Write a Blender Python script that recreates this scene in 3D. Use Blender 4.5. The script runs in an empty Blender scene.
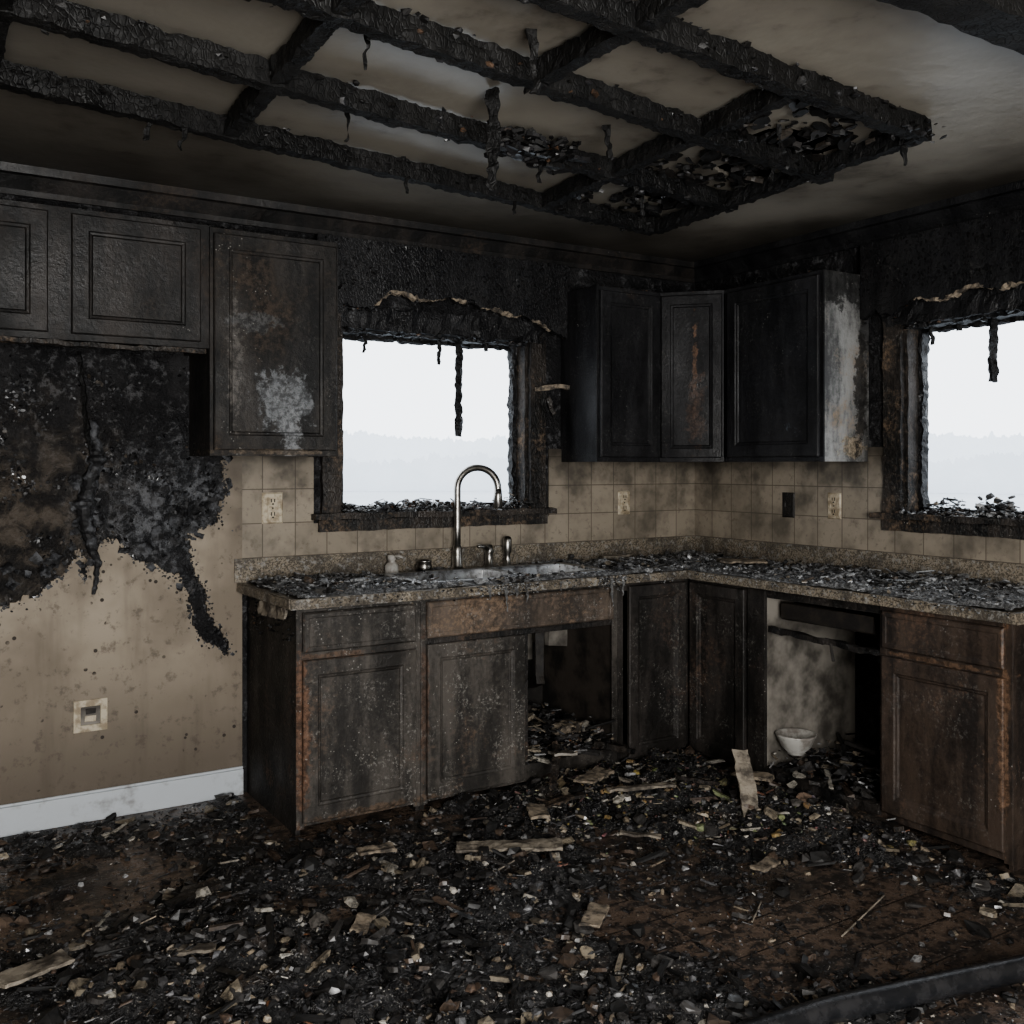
import bpy, math, random
from mathutils import Vector, Matrix, noise
from mathutils.geometry import tessellate_polygon
random.seed(7)
R=random.random
def U(a,b): return a+(b-a)*random.random()
V=Vector
# ------------------------------------------------------------ materials
class NT:
    def __init__(s,name):
        s.m=bpy.data.materials.new(name); s.m.use_nodes=True
        s.t=s.m.node_tree; s.b=s.t.nodes['Principled BSDF']
        tc=s.t.nodes.new('ShaderNodeTexCoord'); s.P=tc.outputs['Object']
    def put(s,sock,v):
        if isinstance(v,bpy.types.NodeSocket): s.t.links.new(v,sock)
        else:
            try: sock.default_value=v
            except Exception: sock.default_value=(*v,1)
    def noise(s,sc,det=6,ro=.6,vec=None,dist=0):
        n=s.t.nodes.new('ShaderNodeTexNoise'); s.put(n.inputs['Vector'],vec or s.P)
        n.inputs['Scale'].default_value=sc; n.inputs['Detail'].default_value=min(det,4.5)
        n.inputs['Roughness'].default_value=ro; n.inputs['Distortion'].default_value=dist
        return n.outputs['Fac']
    def vor(s,sc,feat='F1',vec=None,out='Distance',rnd=1):
        n=s.t.nodes.new('ShaderNodeTexVoronoi'); n.feature=feat; s.put(n.inputs['Vector'],vec or s.P)
        n.inputs['Scale'].default_value=sc; n.inputs['Randomness'].default_value=rnd
        return n.outputs[out]
    def scale(s,v,vec=None,loc=(0,0,0)):
        n=s.t.nodes.new('ShaderNodeMapping'); s.put(n.inputs['Vector'],vec or s.P)
        n.inputs['Scale'].default_value=v; n.inputs['Location'].default_value=loc
        return n.outputs[0]
    def ramp(s,f,a,b):
        n=s.t.nodes.new('ShaderNodeMapRange'); n.interpolation_type='SMOOTHSTEP'
        s.put(n.inputs[0],f); n.inputs[1].default_value=a; n.inputs[2].default_value=b
        return n.outputs[0]
    def math(s,op,a,b=0,c=0):
        n=s.t.nodes.new('ShaderNodeMath'); n.operation=op
        s.put(n.inputs[0],a); s.put(n.inputs[1],b); s.put(n.inputs[2],c); return n.outputs[0]
    def mix(s,f,a,b):
        n=s.t.nodes.new('ShaderNodeMix'); n.data_type='RGBA'
        s.put(n.inputs[0],f)
        for i,v in ((6,a),(7,b)):
            if isinstance(v,tuple): v=(*v[:3],1)
            s.put(n.inputs[i],v)
        return n.outputs[2]
    def xyz(s):
        n=s.t.nodes.new('ShaderNodeSeparateXYZ'); s.put(n.inputs[0],s.P); return n.outputs
    def blob(s,c,r,amp=1.0,sc=9,lo=-.05,hi=.12):
        n=s.t.nodes.new('ShaderNodeVectorMath'); n.operation='SUBTRACT'; s.put(n.inputs[0],s.P); n.inputs[1].default_value=c
        d=s.t.nodes.new('ShaderNodeVectorMath'); d.operation='DIVIDE'; s.put(d.inputs[0],n.outputs[0]); d.inputs[1].default_value=r
        l=s.t.nodes.new('ShaderNodeVectorMath'); l.operation='LENGTH'; s.put(l.inputs[0],d.outputs[0])
        a=s.math('SUBTRACT',1.0,l.outputs['Value'])
        nn=s.math('MULTIPLY',s.math('SUBTRACT',s.noise(sc,8,.75),.5),3.6*amp)
        return s.ramp(s.math('ADD',a,nn),lo,hi)
    def bump(s,h,st=.5,dist=.01,prev=None):
        n=s.t.nodes.new('ShaderNodeBump'); n.inputs['Strength'].default_value=st; n.inputs['Distance'].default_value=dist
        s.put(n.inputs['Height'],h)
        if prev: s.put(n.inputs['Normal'],prev)
        return n.outputs[0]
    def fin(s,col,rough=.7,nrm=None,metal=0,spec=.4):
        s.put(s.b.inputs['Base Color'],col); s.put(s.b.inputs['Roughness'],rough)
        s.b.inputs['Metallic'].default_value=metal; s.b.inputs['Specular IOR Level'].default_value=spec
        if nrm: s.put(s.b.inputs['Normal'],nrm)
        return s.m
    def rng(s,f,a,b,c,d):
        n=s.t.nodes.new('ShaderNodeMapRange'); s.put(n.inputs[0],f)
        for i,v in enumerate((a,b,c,d)): n.inputs[i+1].default_value=v
        return n.outputs[0]

def charwood(name,dark=(.012,.011,.011),mid=(.045,.040,.036),brown=(.13,.058,.028),brown_amt=.3,ash=.4,patches=(),
             ascale=38,abump=.5,ro=(.38,.8),streak=.22):
    s=NT(name)
    n1=s.noise(2.6,7,.65); st=s.noise(9,6,.65,vec=s.scale((1,1,streak)))
    fine=s.noise(48,5,.75)
    c=s.mix(s.ramp(s.math('ADD',s.math('MULTIPLY',st,.7),s.math('MULTIPLY',fine,.3)),.40,.64),dark,mid)
    bm=s.ramp(s.math('ADD',s.math('MULTIPLY',n1,.65),s.math('MULTIPLY',fine,.35)),.68-brown_amt*.35,.82-brown_amt*.35)
    c=s.mix(bm,c,s.mix(s.ramp(fine,.35,.62),tuple(x*.35 for x in brown),brown))
    for ctr,r,colr in patches:
        c=s.mix(s.math('MULTIPLY',s.blob(ctr,r,1.0,16,-.05,.35),.85),c,s.mix(s.ramp(fine,.38,.62),tuple(x*.3 for x in colr),colr))
    if ash>0:
        msk=s.ramp(s.noise(5,3,.6),.60-.22*ash,.74-.14*ash)
        sp=s.math('MULTIPLY',s.ramp(s.vor(75),.25,.13),s.math('MULTIPLY',msk,s.ramp(s.noise(37,2,.5),.51,.60)))
        c=s.mix(sp,c,(.28,.27,.25))
        # dusting of ash: soft blotches
        du=s.math('MULTIPLY',s.ramp(s.noise(85,3,.7),.52,.68),s.ramp(s.noise(7,4,.65),.48,.64))
        c=s.mix(s.math('MULTIPLY',du,min(1,ash)*.75),c,(.25,.24,.22))
    if abump>0:
        ve=s.vor(ascale,'DISTANCE_TO_EDGE',vec=s.scale((1,1,.6)))
        b=s.bump(s.ramp(ve,0,.16),abump,.005); b=s.bump(fine,.35,.006,b)
    else: b=s.bump(fine,.6,.006)
    return s.fin(c,s.rng(n1,.35,.65,ro[0],ro[1]),b)

def m_wallchar():
    s=NT('charred_wall'); n=s.noise(3,8,.7); f=s.noise(36,6,.8); g=s.noise(10,6,.7,dist=.4)
    c=s.mix(s.ramp(n,.42,.68),(.006,.006,.007),(.032,.031,.032))
    c=s.mix(s.ramp(s.math('MULTIPLY',f,g),.26,.36),c,(.085,.085,.088))
    c=s.mix(s.math('MULTIPLY',s.blob((-3.32,0,1.15),(.42,.3,.40),.5,5,-.4,.9),.8),c,s.mix(s.ramp(g,.40,.62),(.014,.012,.011),(.11,.09,.07)))
    c=s.mix(s.math('MULTIPLY',s.blob((-2.78,0,1.15),(.36,.3,.28),.5,8,-.3,.7),.85),c,s.mix(s.ramp(s.math('MULTIPLY',f,g),.2,.34),(.014,.015,.017),(.15,.155,.165)))
    b=s.bump(f,.9,.02); b=s.bump(g,.6,.04,b)
    return s.fin(c,.55,b)
def m_drywall():
    s=NT('smoked_beige_wallpaper'); n=s.noise(2.2,6,.6); f=s.noise(24,6,.7); x,y,z=s.xyz()
    st=s.noise(7,5,.65,vec=s.scale((1,1,.15)))
    c=s.mix(s.ramp(n,.32,.66),(.345,.298,.235),(.20,.168,.130))
    c=s.mix(s.math('MULTIPLY',s.ramp(st,.50,.74),.4),c,(.10,.080,.060))
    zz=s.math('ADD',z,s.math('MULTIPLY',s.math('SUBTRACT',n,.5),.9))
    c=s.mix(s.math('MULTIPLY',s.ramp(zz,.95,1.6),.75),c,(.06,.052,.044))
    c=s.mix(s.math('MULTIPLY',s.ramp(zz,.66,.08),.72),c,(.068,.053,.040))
    sp=s.math('MULTIPLY',s.ramp(s.vor(26),.22,.15),s.ramp(s.noise(9,2,.5),.57,.62))
    c=s.mix(sp,c,(.035,.028,.022))
    c=s.mix(s.math('MULTIPLY',s.ramp(f,.53,.70),.6),c,(.085,.068,.054))
    return s.fin(c,.7,s.bump(f,.3,.006))
def m_tile(name,axis):
    s=NT(name); x,y,z=s.xyz(); cb=s.t.nodes.new('ShaderNodeCombineXYZ')
    s.put(cb.inputs[0],x if axis=='x' else y); s.put(cb.inputs[1],s.math('SUBTRACT',z,.965))
    bt=s.t.nodes.new('ShaderNodeTexBrick'); bt.offset=0; s.put(bt.inputs['Vector'],cb.outputs[0])
    bt.inputs['Scale'].default_value=1; bt.inputs['Brick Width'].default_value=.142; bt.inputs['Row Height'].default_value=.142
    bt.inputs['Mortar Size'].default_value=.0026; bt.inputs['Mortar Smooth'].default_value=.3
    bt.inputs['Color1'].default_value=(.31,.27,.215,1); bt.inputs['Color2'].default_value=(.255,.222,.175,1); bt.inputs['Mortar'].default_value=(.12,.10,.078,1)
    n=s.noise(4,7,.65); f=s.noise(40,5,.7)
    c=s.mix(s.math('MULTIPLY',s.ramp(n,.42,.70),.8),bt.outputs['Color'],(.08,.07,.057))
    c=s.mix(s.math('MULTIPLY',s.ramp(f,.54,.72),.55),c,(.11,.09,.07))
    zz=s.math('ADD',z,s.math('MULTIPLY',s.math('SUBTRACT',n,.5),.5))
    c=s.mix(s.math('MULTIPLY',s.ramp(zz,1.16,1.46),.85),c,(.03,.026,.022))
    b=s.bump(bt.outputs['Fac'],-.4,.003)
    return s.fin(c,.42,b)
def m_granite():
    s=NT('sooty_granite'); v=s.vor(190,out='Color'); sep=s.t.nodes.new('ShaderNodeSeparateColor'); s.put(sep.inputs[0],v)
    c=s.mix(s.ramp(sep.outputs[0],.2,.8),(.09,.076,.058),(.26,.225,.175))
    n=s.noise(7,7,.65); f=s.noise(40,5,.7)
    c=s.mix(s.math('MULTIPLY',s.ramp(n,.42,.62),.7),c,(.05,.045,.04))
    c=s.mix(s.math('MULTIPLY',s.ramp(f,.53,.64),.6),c,(.32,.32,.31))
    return s.fin(c,.4,s.bump(f,.25,.004))
def m_floor():
    s=NT('burnt_floor'); x,y,z=s.xyz(); n=s.noise(1.8,8,.65); f=s.noise(22,7,.75); g=s.noise(6,7,.75)
    bt=s.t.nodes.new('ShaderNodeTexBrick'); s.put(bt.inputs['Vector'],s.P)
    bt.inputs['Scale'].default_value=1; bt.inputs['Brick Width'].default_value=.9; bt.inputs['Row Height'].default_value=.15
    bt.inputs['Mortar Size'].default_value=.003
    bt.inputs['Color1'].default_value=(.17,.125,.095,1); bt.inputs['Color2'].default_value=(.125,.092,.072,1); bt.inputs['Mortar'].default_value=(.01,.008,.007,1)
    c=s.mix(s.math('MULTIPLY',s.ramp(n,.48,.68),.8),bt.outputs['Color'],(.035,.031,.028))
    c=s.mix(s.math('MULTIPLY',s.ramp(s.math('ADD',s.math('MULTIPLY',f,.6),s.math('MULTIPLY',g,.4)),.46,.55),.92),c,(.022,.020,.019))
    c=s.mix(s.math('MULTIPLY',s.ramp(s.vor(80),.28,.12),s.ramp(f,.46,.52)),c,(.22,.20,.18))
    return s.fin(c,s.rng(g,.35,.65,.14,.5),s.bump(f,.45,.010),spec=.6)
def m_ceiling():
    s=NT('smoked_ceiling'); x,y,z=s.xyz(); n=s.noise(1.5,6,.6); f=s.noise(12,7,.7)
    c=s.mix(s.ramp(n,.35,.7),(.34,.315,.27),(.22,.20,.17))
    yy=s.math('ADD',y,s.math('MULTIPLY',s.math('SUBTRACT',n,.5),.7))
    xx=s.math('ADD',x,s.math('MULTIPLY',s.math('SUBTRACT',n,.5),.7))
    soot=s.math('MAXIMUM',s.ramp(yy,-1.0,.1),s.ramp(xx,-.7,.05))
    c=s.mix(s.math('MULTIPLY',soot,.85),c,(.03,.027,.023))
    c=s.mix(s.math('MULTIPLY',s.ramp(xx,-2.2,-3.6),.4),c,(.05,.044,.038))
    c=s.mix(s.math('MULTIPLY',s.ramp(s.math('MULTIPLY',f,n),.28,.44),.5),c,(.07,.06,.05))
    return s.fin(c,.36,s.bump(s.noise(3,5,.6),.3,.03))
def m_simple(name,c1,c2,sc=12,ro=.6,metal=0,bs=.3,lo=.4,hi=.65,spec=.4):
    s=NT(name); n=s.noise(sc,7,.65)
    return s.fin(s.mix(s.ramp(n,lo,hi),c1,c2),ro,s.bump(s.noise(sc*4,4,.7),bs,.004) if bs else None,metal,spec)
def m_debris():
    s=NT('debris_mix'); a=s.t.nodes.new('ShaderNodeVertexColor'); a.layer_name='Col'
    f=s.noise(60,5,.75); g=s.noise(14,3,.6)
    c=s.mix(s.math('MULTIPLY',s.ramp(f,.44,.64),.75),a.outputs['Color'],(.02,.018,.017))
    return s.fin(c,s.rng(g,.35,.65,.2,.75),None,spec=.5)
def m_rubble():
    s=NT('rubble_char'); f=s.noise(50,7,.8); n=s.noise(5,6,.7)
    c=s.mix(s.ramp(f,.45,.65),(.009,.009,.010),(.06,.058,.057))
    c=s.mix(s.math('MULTIPLY',s.ramp(n,.54,.66),.65),c,(.075,.057,.045))
    c=s.mix(s.math('MULTIPLY',s.ramp(s.vor(95),.28,.14),s.ramp(n,.40,.56)),c,(.30,.29,.27))
    b=s.bump(f,1,.022)
    return s.fin(c,s.rng(s.noise(9,3,.6),.35,.65,.16,.65),b,spec=.55)
def m_ash():
    s=NT('ash_layer'); f=s.noise(70,7,.8); n=s.noise(8,6,.7)
    c=s.mix(s.ramp(f,.38,.62),(.05,.05,.051),(.33,.335,.34))
    c=s.mix(s.math('MULTIPLY',s.ramp(n,.46,.62),.8),c,(.035,.033,.032))
    return s.fin(c,.75,s.bump(f,1,.012))

M={}
M['wallchar']=m_wallchar(); M['dry']=m_drywall(); M['tx']=m_tile('stained_tile_back','x'); M['ty']=m_tile('stained_tile_right','y')
M['gran']=m_granite(); M['floor']=m_floor(); M['ceil']=m_ceiling(); M['deb']=m_debris(); M['rub']=m_rubble(); M['ash']=m_ash()
M['beam']=charwood('alligatored_char',dark=(.004,.004,.004),mid=(.014,.0135,.013),brown=(.03,.02,.015),brown_amt=.05,ash=.0,ascale=75,abump=.45,ro=(.5,.8))
M['casing']=charwood('charred_casing',dark=(.008,.008,.008),mid=(.05,.042,.036),brown=(.17,.12,.08),brown_amt=.52,ash=.4,ascale=60,abump=.4)
M['black']=charwood('black_char_wood',dark=(.006,.006,.007),mid=(.020,.020,.021),brown=(.03,.022,.016),brown_amt=.1,ash=.2,ascale=80,abump=.35,ro=(.35,.65))
M['up_l']=charwood('sooty_cabinet_left',dark=(.010,.010,.010),mid=(.040,.035,.031),brown=(.060,.045,.034),brown_amt=.36,ash=.25,
    patches=[((-2.43,-.33,1.60),(.12,.3,.13),(.20,.21,.22)),((-2.40,-.33,1.5),(.05,.3,.14),(.24,.25,.26)),((-2.62,-.33,1.75),(.03,.3,.25),(.12,.11,.10)),((-2.55,-.33,1.9),(.10,.3,.04),(.10,.10,.10)),((-2.46,-.33,1.40),(.25,.3,.012),(.14,.11,.08))],abump=0)
M['up_f']=charwood('sooty_cabinet_fridge',dark=(.010,.010,.010),mid=(.034,.029,.026),brown=(.06,.044,.033),brown_amt=.42,ash=.1,abump=0)
M['up_r']=charwood('charred_cabinet_upper',dark=(.006,.006,.007),mid=(.022,.022,.024),brown=(.045,.032,.024),brown_amt=.15,ash=.25,
    patches=[((-.40,-.44,1.75),(.010,.03,.34),(.18,.10,.06)),((-.40,-.44,1.6),(.05,.05,.2),(.06,.036,.026)),((-.33,-.95,1.52),(.02,.1,.06),(.09,.10,.12))],abump=0)
M['up_end']=charwood('peeling_cabinet_end',dark=(.06,.06,.06),mid=(.30,.30,.29),brown=(.24,.18,.125),brown_amt=.4,ash=.6,
    patches=[((-.10,-1.14,1.43),(.10,.1,.05),(.33,.27,.19)),((-.05,-1.14,1.65),(.05,.1,.3),(.03,.027,.024)),((-.2,-1.14,2.15),(.3,.1,.10),(.02,.02,.02))],abump=0)
M['base_l']=charwood('scorched_base_cabinet',dark=(.022,.020,.018),mid=(.090,.080,.070),brown=(.125,.085,.060),brown_amt=.40,ash=1.0,
    patches=[((-2.462,-.6,.35),(.03,.2,.33),(.18,.10,.062)),((-2.33,-.6,.645),(.17,.2,.012),(.13,.085,.058)),((-2.2,-.6,.05),(.3,.2,.02),(.13,.09,.062)),((-1.96,-.6,.4),(.015,.2,.3),(.11,.070,.050))],abump=0)
M['side_l']=charwood('charred_base_side',dark=(.008,.008,.008),mid=(.035,.030,.027),brown=(.12,.080,.056),brown_amt=.42,ash=.4,abump=.3,ascale=60)
M['sinkrail']=charwood('scorched_sink_front',dark=(.045,.037,.031),mid=(.13,.102,.080),brown=(.19,.135,.095),brown_amt=.6,ash=.9,abump=0)
M['base_c']=charwood('charred_corner_door',dark=(.012,.011,.010),mid=(.045,.039,.035),brown=(.08,.053,.039),brown_amt=.38,ash=.6,abump=0)
M['base_r']=charwood('brown_base_cabinet',dark=(.020,.016,.014),mid=(.066,.048,.037),brown=(.13,.080,.054),brown_amt=.45,ash=.4,
    patches=[((-.6,-2.14,.5),(.2,.016,.4),(.18,.11,.07)),((-.6,-1.9,.65),(.2,.3,.010),(.16,.10,.065))],abump=0)
M['inner']=m_simple('soot_interior',(.05,.042,.035),(.012,.011,.01),5)
M['pale']=m_simple('pale_scorched_panel',(.26,.24,.21),(.06,.054,.047),4,lo=.40,hi=.68)
M['white']=m_simple('dirty_white_paint',(.48,.51,.54),(.20,.19,.18),9,.45,lo=.5,hi=.75)
M['plate']=m_simple('aged_outlet_plate',(.50,.44,.34),(.27,.22,.15),30,.45)
M['dark']=m_simple('dark_slot',(.015,.013,.012),(.03,.025,.02),20)
M['steel']=m_simple('sooty_steel',(.46,.47,.48),(.18,.175,.17),18,.38,1.0,.1)
M['fauc']=m_simple('brushed_nickel_soot',(.40,.39,.37),(.20,.19,.17),25,.32,1.0,.1)
M['porc']=m_simple('dusty_porcelain',(.46,.45,.42),(.22,.2,.18),14,.35)
M['hose']=m_simple('wet_black_rubber',(.012,.013,.015),(.03,.03,.032),20,.25,0,.3,spec=.7)
M['tan']=m_simple('torn_plaster_edge',(.30,.25,.19),(.06,.052,.044),25,.8,bs=.8)
M['plank']=m_simple('weathered_plank',(.30,.265,.215),(.07,.06,.05),14,.7,bs=.7)
M['curl']=m_simple('scorched_paper',(.085,.088,.095),(.012,.012,.013),22,.6,bs=.6,lo=.38,hi=.55)
M['tree']=m_simple('misty_trees',(.84,.87,.89),(.87,.90,.92),.3,1,spec=0,bs=0)  # mist is mixed into the pale tree and ground colours
M['tree2']=m_simple('misty_trees_near',(.73,.76,.79),(.77,.80,.83),.3,1,spec=0,bs=0)
M['snow']=m_simple('misty_ground',(.53,.56,.59),(.56,.59,.62),.1,1,spec=0,bs=0)
M['paint']=m_simple('plain_room_paint',(.30,.275,.24),(.18,.16,.14),2,.8)

# ------------------------------------------------------------ mesh builder
class MB:
    def __init__(s): s.v=[];s.f=[];s.mi=[];s.c=[];s.mats=[]
    def mat(s,k):
        if k not in s.mats: s.mats.append(k)
        return s.mats.index(k)
    def add(s,vs,fs,k,col=(.02,.02,.02)):
        o=len(s.v); mi=s.mat(k)
        s.v.extend(tuple(q) for q in vs); s.c.extend([col]*len(vs))
        for f in fs: s.f.append(tuple(i+o for i in f)); s.mi.append(mi)
    BF=[(0,3,2,1),(4,5,6,7),(0,1,5,4),(1,2,6,5),(2,3,7,6),(3,0,4,7)]
    def box(s,a,b,k,fr=None,jit=0):
        x0,x1=sorted((a[0],b[0]));y0,y1=sorted((a[1],b[1]));z0,z1=sorted((a[2],b[2]))
        vs=[V(q) for q in ((x0,y0,z0),(x1,y0,z0),(x1,y1,z0),(x0,y1,z0),(x0,y0,z1),(x1,y0,z1),(x1,y1,z1),(x0,y1,z1))]
        if jit: vs=[q+V((U(-jit,jit),U(-jit,jit),U(-jit,jit))) for q in vs]
        if fr: vs=[fr(q) for q in vs]
        s.add(vs,s.BF,k)
    def loops(s,fr,u0,u1,z0,z1,k,loops):
        vs=[];fs=[]
        for ins,n in loops:
            for u,z in ((u0+ins,z0+ins),(u1-ins,z0+ins),(u1-ins,z1-ins),(u0+ins,z1-ins)): vs.append(fr(V((u,n,z))))
        for i in range(len(loops)-1):
            for j in range(4):
                a=i*4+j;b=i*4+(j+1)%4; fs.append((a,b,b+4,a+4))
        e=(len(loops)-1)*4; fs.append((e,e+1,e+2,e+3)); fs.append((3,2,1,0))
        s.add(vs,fs,k)
    def door(s,fr,u0,u1,z0,z1,k,th=.02,st=.055):
        s.loops(fr,u0,u1,z0,z1,k,[(0,0),(0,th-.004),(.004,th),(st,th),(st+.004,th-.005),(st+.012,th-.007),(st+.016,th-.013)])
    def slabfront(s,fr,u0,u1,z0,z1,k,th=.02):
        s.loops(fr,u0,u1,z0,z1,k,[(0,0),(0,th-.006),(.006,th),(.02,th),(.023,th-.003)])
    def sweep(s,path,w,h,k,amp=.01,fsc=25,taper=None,step=.025,n=3,up=V((0,0,1)),col=(.02,.02,.02)):
        path=[V(p) for p in path]; pts=[]
        for a,b in zip(path,path[1:]):
            m=max(1,int((b-a).length/step))
            for i in range(m): pts.append(a.lerp(b,i/m))
        pts.append(path[-1]); vs=[];fs=[];N=4*n
        for i,p in enumerate(pts):
            d=(pts[min(i+1,len(pts)-1)]-pts[max(i-1,0)]).normalized()
            uu=up if abs(d.dot(up))<.9 else V((.6,.8,0))
            sx=d.cross(uu).normalized(); sz=sx.cross(d).normalized()
            t=i/max(1,len(pts)-1); sc=taper(t) if taper else 1
            for j in range(N):
                q=j/n; sd=int(q); fr=q-sd
                cx,cz=[(-1+2*fr,-1),(1,-1+2*fr),(1-2*fr,1),(-1,1-2*fr)][sd]
                p2=p+sx*cx*w*.5*sc+sz*cz*h*.5*sc
                nv=noise.noise_vector(p2*fsc)*amp+noise.noise_vector(p2*fsc*.35)*amp*.9
                vs.append(p2+nv)
        for i in range(len(pts)-1):
            for j in range(N):
                a=i*N+j;b=i*N+(j+1)%N; fs.append((a,b,b+N,a+N))
        fs.append(tuple(range(N-1,-1,-1))); e=(len(pts)-1)*N; fs.append(tuple(range(e,e+N)))
        s.add(vs,fs,k,col)
    def tube(s,path,r,k,seg=16,cap=True):
        path=[V(p) for p in path]; vs=[];fs=[]; prev=None
        for i,p in enumerate(path):
            d=(path[min(i+1,len(path)-1)]-path[max(i-1,0)]).normalized()
            if prev is None:
                ref=V((0,0,1)) if abs(d.z)<.9 else V((1,0,0)); prev=d.cross(ref).normalized()
            sx=(prev-d*prev.dot(d)).normalized(); prev=sx; sy=d.cross(sx)
            rr=r[i] if isinstance(r,(list,tuple)) else r
            for j in range(seg):
                a=2*math.pi*j/seg; vs.append(p+sx*math.cos(a)*rr+sy*math.sin(a)*rr)
        for i in range(len(path)-1):
            for j in range(seg):
                a=i*seg+j;b=i*seg+(j+1)%seg; fs.append((a,b,b+seg,a+seg))
        if cap: fs.append(tuple(range(seg-1,-1,-1))); e=(len(path)-1)*seg; fs.append(tuple(range(e,e+seg)))
        s.add(vs,fs,k)
    def lathe(s,c,prof,k,seg=28):
        vs=[];fs=[]; c=V(c)
        for r,z in prof:
            for j in range(seg):
                a=2*math.pi*j/seg; vs.append(c+V((r*math.cos(a),r*math.sin(a),z)))
        for i in range(len(prof)-1):
            for j in range(seg):
                a=i*seg+j;b=i*seg+(j+1)%seg; fs.append((a,b,b+seg,a+seg))
        s.add(vs,fs,k)
    def poly(s,pts2,to3,th,k):
        tri=tessellate_polygon([[V((p[0],p[1],0)) for p in pts2]])
        n=len(pts2); vs=[to3(p[0],p[1],0) for p in pts2]+[to3(p[0],p[1],th) for p in pts2]
        fs=[tuple(t) for t in tri]+[tuple(i+n for i in reversed(t)) for t in tri]
        for i in range(n): fs.append((i,(i+1)%n,(i+1)%n+n,i+n))
        s.add(vs,fs,k)
    def curl(s,p,sz,k,ang,bend=1.6):
        # thin sheet flake curling away from the wall (wall normal -y)
        n=6; vs=[];fs=[]; c,sn=math.cos(ang),math.sin(ang); w=sz*U(.5,1.1)
        for i in range(n):
            t=i/(n-1); a=t*bend; L=sz/max(bend,.01)
            u=L*math.sin(a); d=L*(1-math.cos(a))
            for j in range(n):
                v=(j/(n-1)-.5)*w*(1-.35*t)+U(-.06,.06)*sz; uu=u+U(-.05,.05)*sz
                vs.append(V((p[0]+uu*c-v*sn,p[1]-d,p[2]+uu*sn+v*c)))
        for i in range(n-1):
            for j in range(n-1): q=i*n+j; fs.append((q,q+1,q+n+1,q+n))
        s.add(vs,fs,k)
    def chunk(s,p,sz,kind,col,k='deb',rot=None):
        p=V(p)
        rot=rot or Matrix.Rotation(U(0,6.3),3,'Z')@Matrix.Rotation(U(-.4,.4),3,'X')@Matrix.Rotation(U(-.4,.4),3,'Y')
        if kind=='lump' and sz<.02:
            e=(U(.8,1.3),U(.6,1.1),U(.35,.8)); base=[(1,0,0),(0,1,0),(-1,0,0),(0,-1,0),(0,0,1),(0,0,-1)]
            vs=[p+rot@V((q[0]*e[0]+U(-.3,.3),q[1]*e[1]+U(-.3,.3),q[2]*e[2]))*(sz*.5) for q in base]
            fs=[(0,1,4),(1,2,4),(2,3,4),(3,0,4),(1,0,5),(2,1,5),(3,2,5),(0,3,5)]
        elif kind=='lump':
            t=1.618; base=[(-1,t,0),(1,t,0),(-1,-t,0),(1,-t,0),(0,-1,t),(0,1,t),(0,-1,-t),(0,1,-t),(t,0,-1),(t,0,1),(-t,0,-1),(-t,0,1)]
            fs=[(0,11,5),(0,5,1),(0,1,7),(0,7,10),(0,10,11),(1,5,9),(5,11,4),(11,10,2),(10,7,6),(7,1,8),(3,9,4),(3,4,2),(3,2,6),(3,6,8),(3,8,9),(4,9,5),(2,4,11),(6,2,10),(8,6,7),(9,8,1)]
            e=(U(.7,1.3),U(.6,1.1),U(.4,.8))
            vs=[p+rot@V((q[0]*e[0],q[1]*e[1],q[2]*e[2]))*(sz*.3*U(.55,1.35)) for q in base]
        elif kind=='shard':
            n=random.randint(4,7) if sz<.03 else random.randint(8,13); ths=sz*U(.05,.12); a0=U(0,6); el=U(.4,1)
            ring=[(math.cos(a0+6.283*i/n+U(-.2,.2))*U(.6,1),math.sin(a0+6.283*i/n+U(-.2,.2))*U(.6,1)*el) for i in range(n)]
            vs=[p+rot@V((x*sz*.6,y*sz*.6,-ths)) for x,y in ring]+[p+rot@V((x*sz*.56,y*sz*.56,ths+U(-.06,.06)*sz)) for x,y in ring]
            fs=[tuple(range(n-1,-1,-1)),tuple(range(n,2*n))]+[(i,(i+1)%n,(i+1)%n+n,i+n) for i in range(n)]
        else:
            l=sz*U(.7,1.3);w=sz*U(.08,.18);h=sz*U(.06,.12)
            vs=[p+rot@V((x*l+U(-.15,.15)*sz,y*w+U(-.05,.05)*sz,z*h)) for x,y,z in ((-1,-1,-1),(1,-1,-1),(1,1,-1),(-1,1,-1),(-1,-1,1),(1,-1,1),(1,1,1),(-1,1,1))]
            fs=s.BF
        s.add(vs,fs,k,col)
    def fin(s,name,bevel=0,smooth=False,parent=None):
        me=bpy.data.meshes.new(name); me.from_pydata(s.v,[],s.f)
        for k in s.mats: me.materials.append(M[k])
        me.polygons.foreach_set('material_index',s.mi)
        if 'deb' in s.mats:
            ca=me.color_attributes.new('Col','FLOAT_COLOR','POINT')
            ca.data.foreach_set('color',[x for c in s.c for x in (*c,1)])
        if smooth: me.polygons.foreach_set('use_smooth',[True]*len(s.f))
        me.update(); ob=bpy.data.objects.new(name,me); bpy.context.collection.objects.link(ob)
        if bevel:
            b=ob.modifiers.new('bevel','BEVEL'); b.width=bevel; b.segments=2; b.limit_method='ANGLE'; b.angle_limit=.6
        if parent: ob.parent=parent
        return ob
def BK(x0,yf=-.58): return lambda q: V((x0+q[0],yf-q[1],q[2]))
def RT(y0,xf=-.58): return lambda q: V((xf-q[1],y0-q[0],q[2]))
COLS=[((.012,.012,.013),50),((.04,.039,.041),24),((.10,.10,.105),12),((.26,.26,.26),6),((.20,.17,.13),5),((.075,.054,.041),8),((.20,.10,.055),.5),((.38,.36,.32),2.4)]
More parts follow.
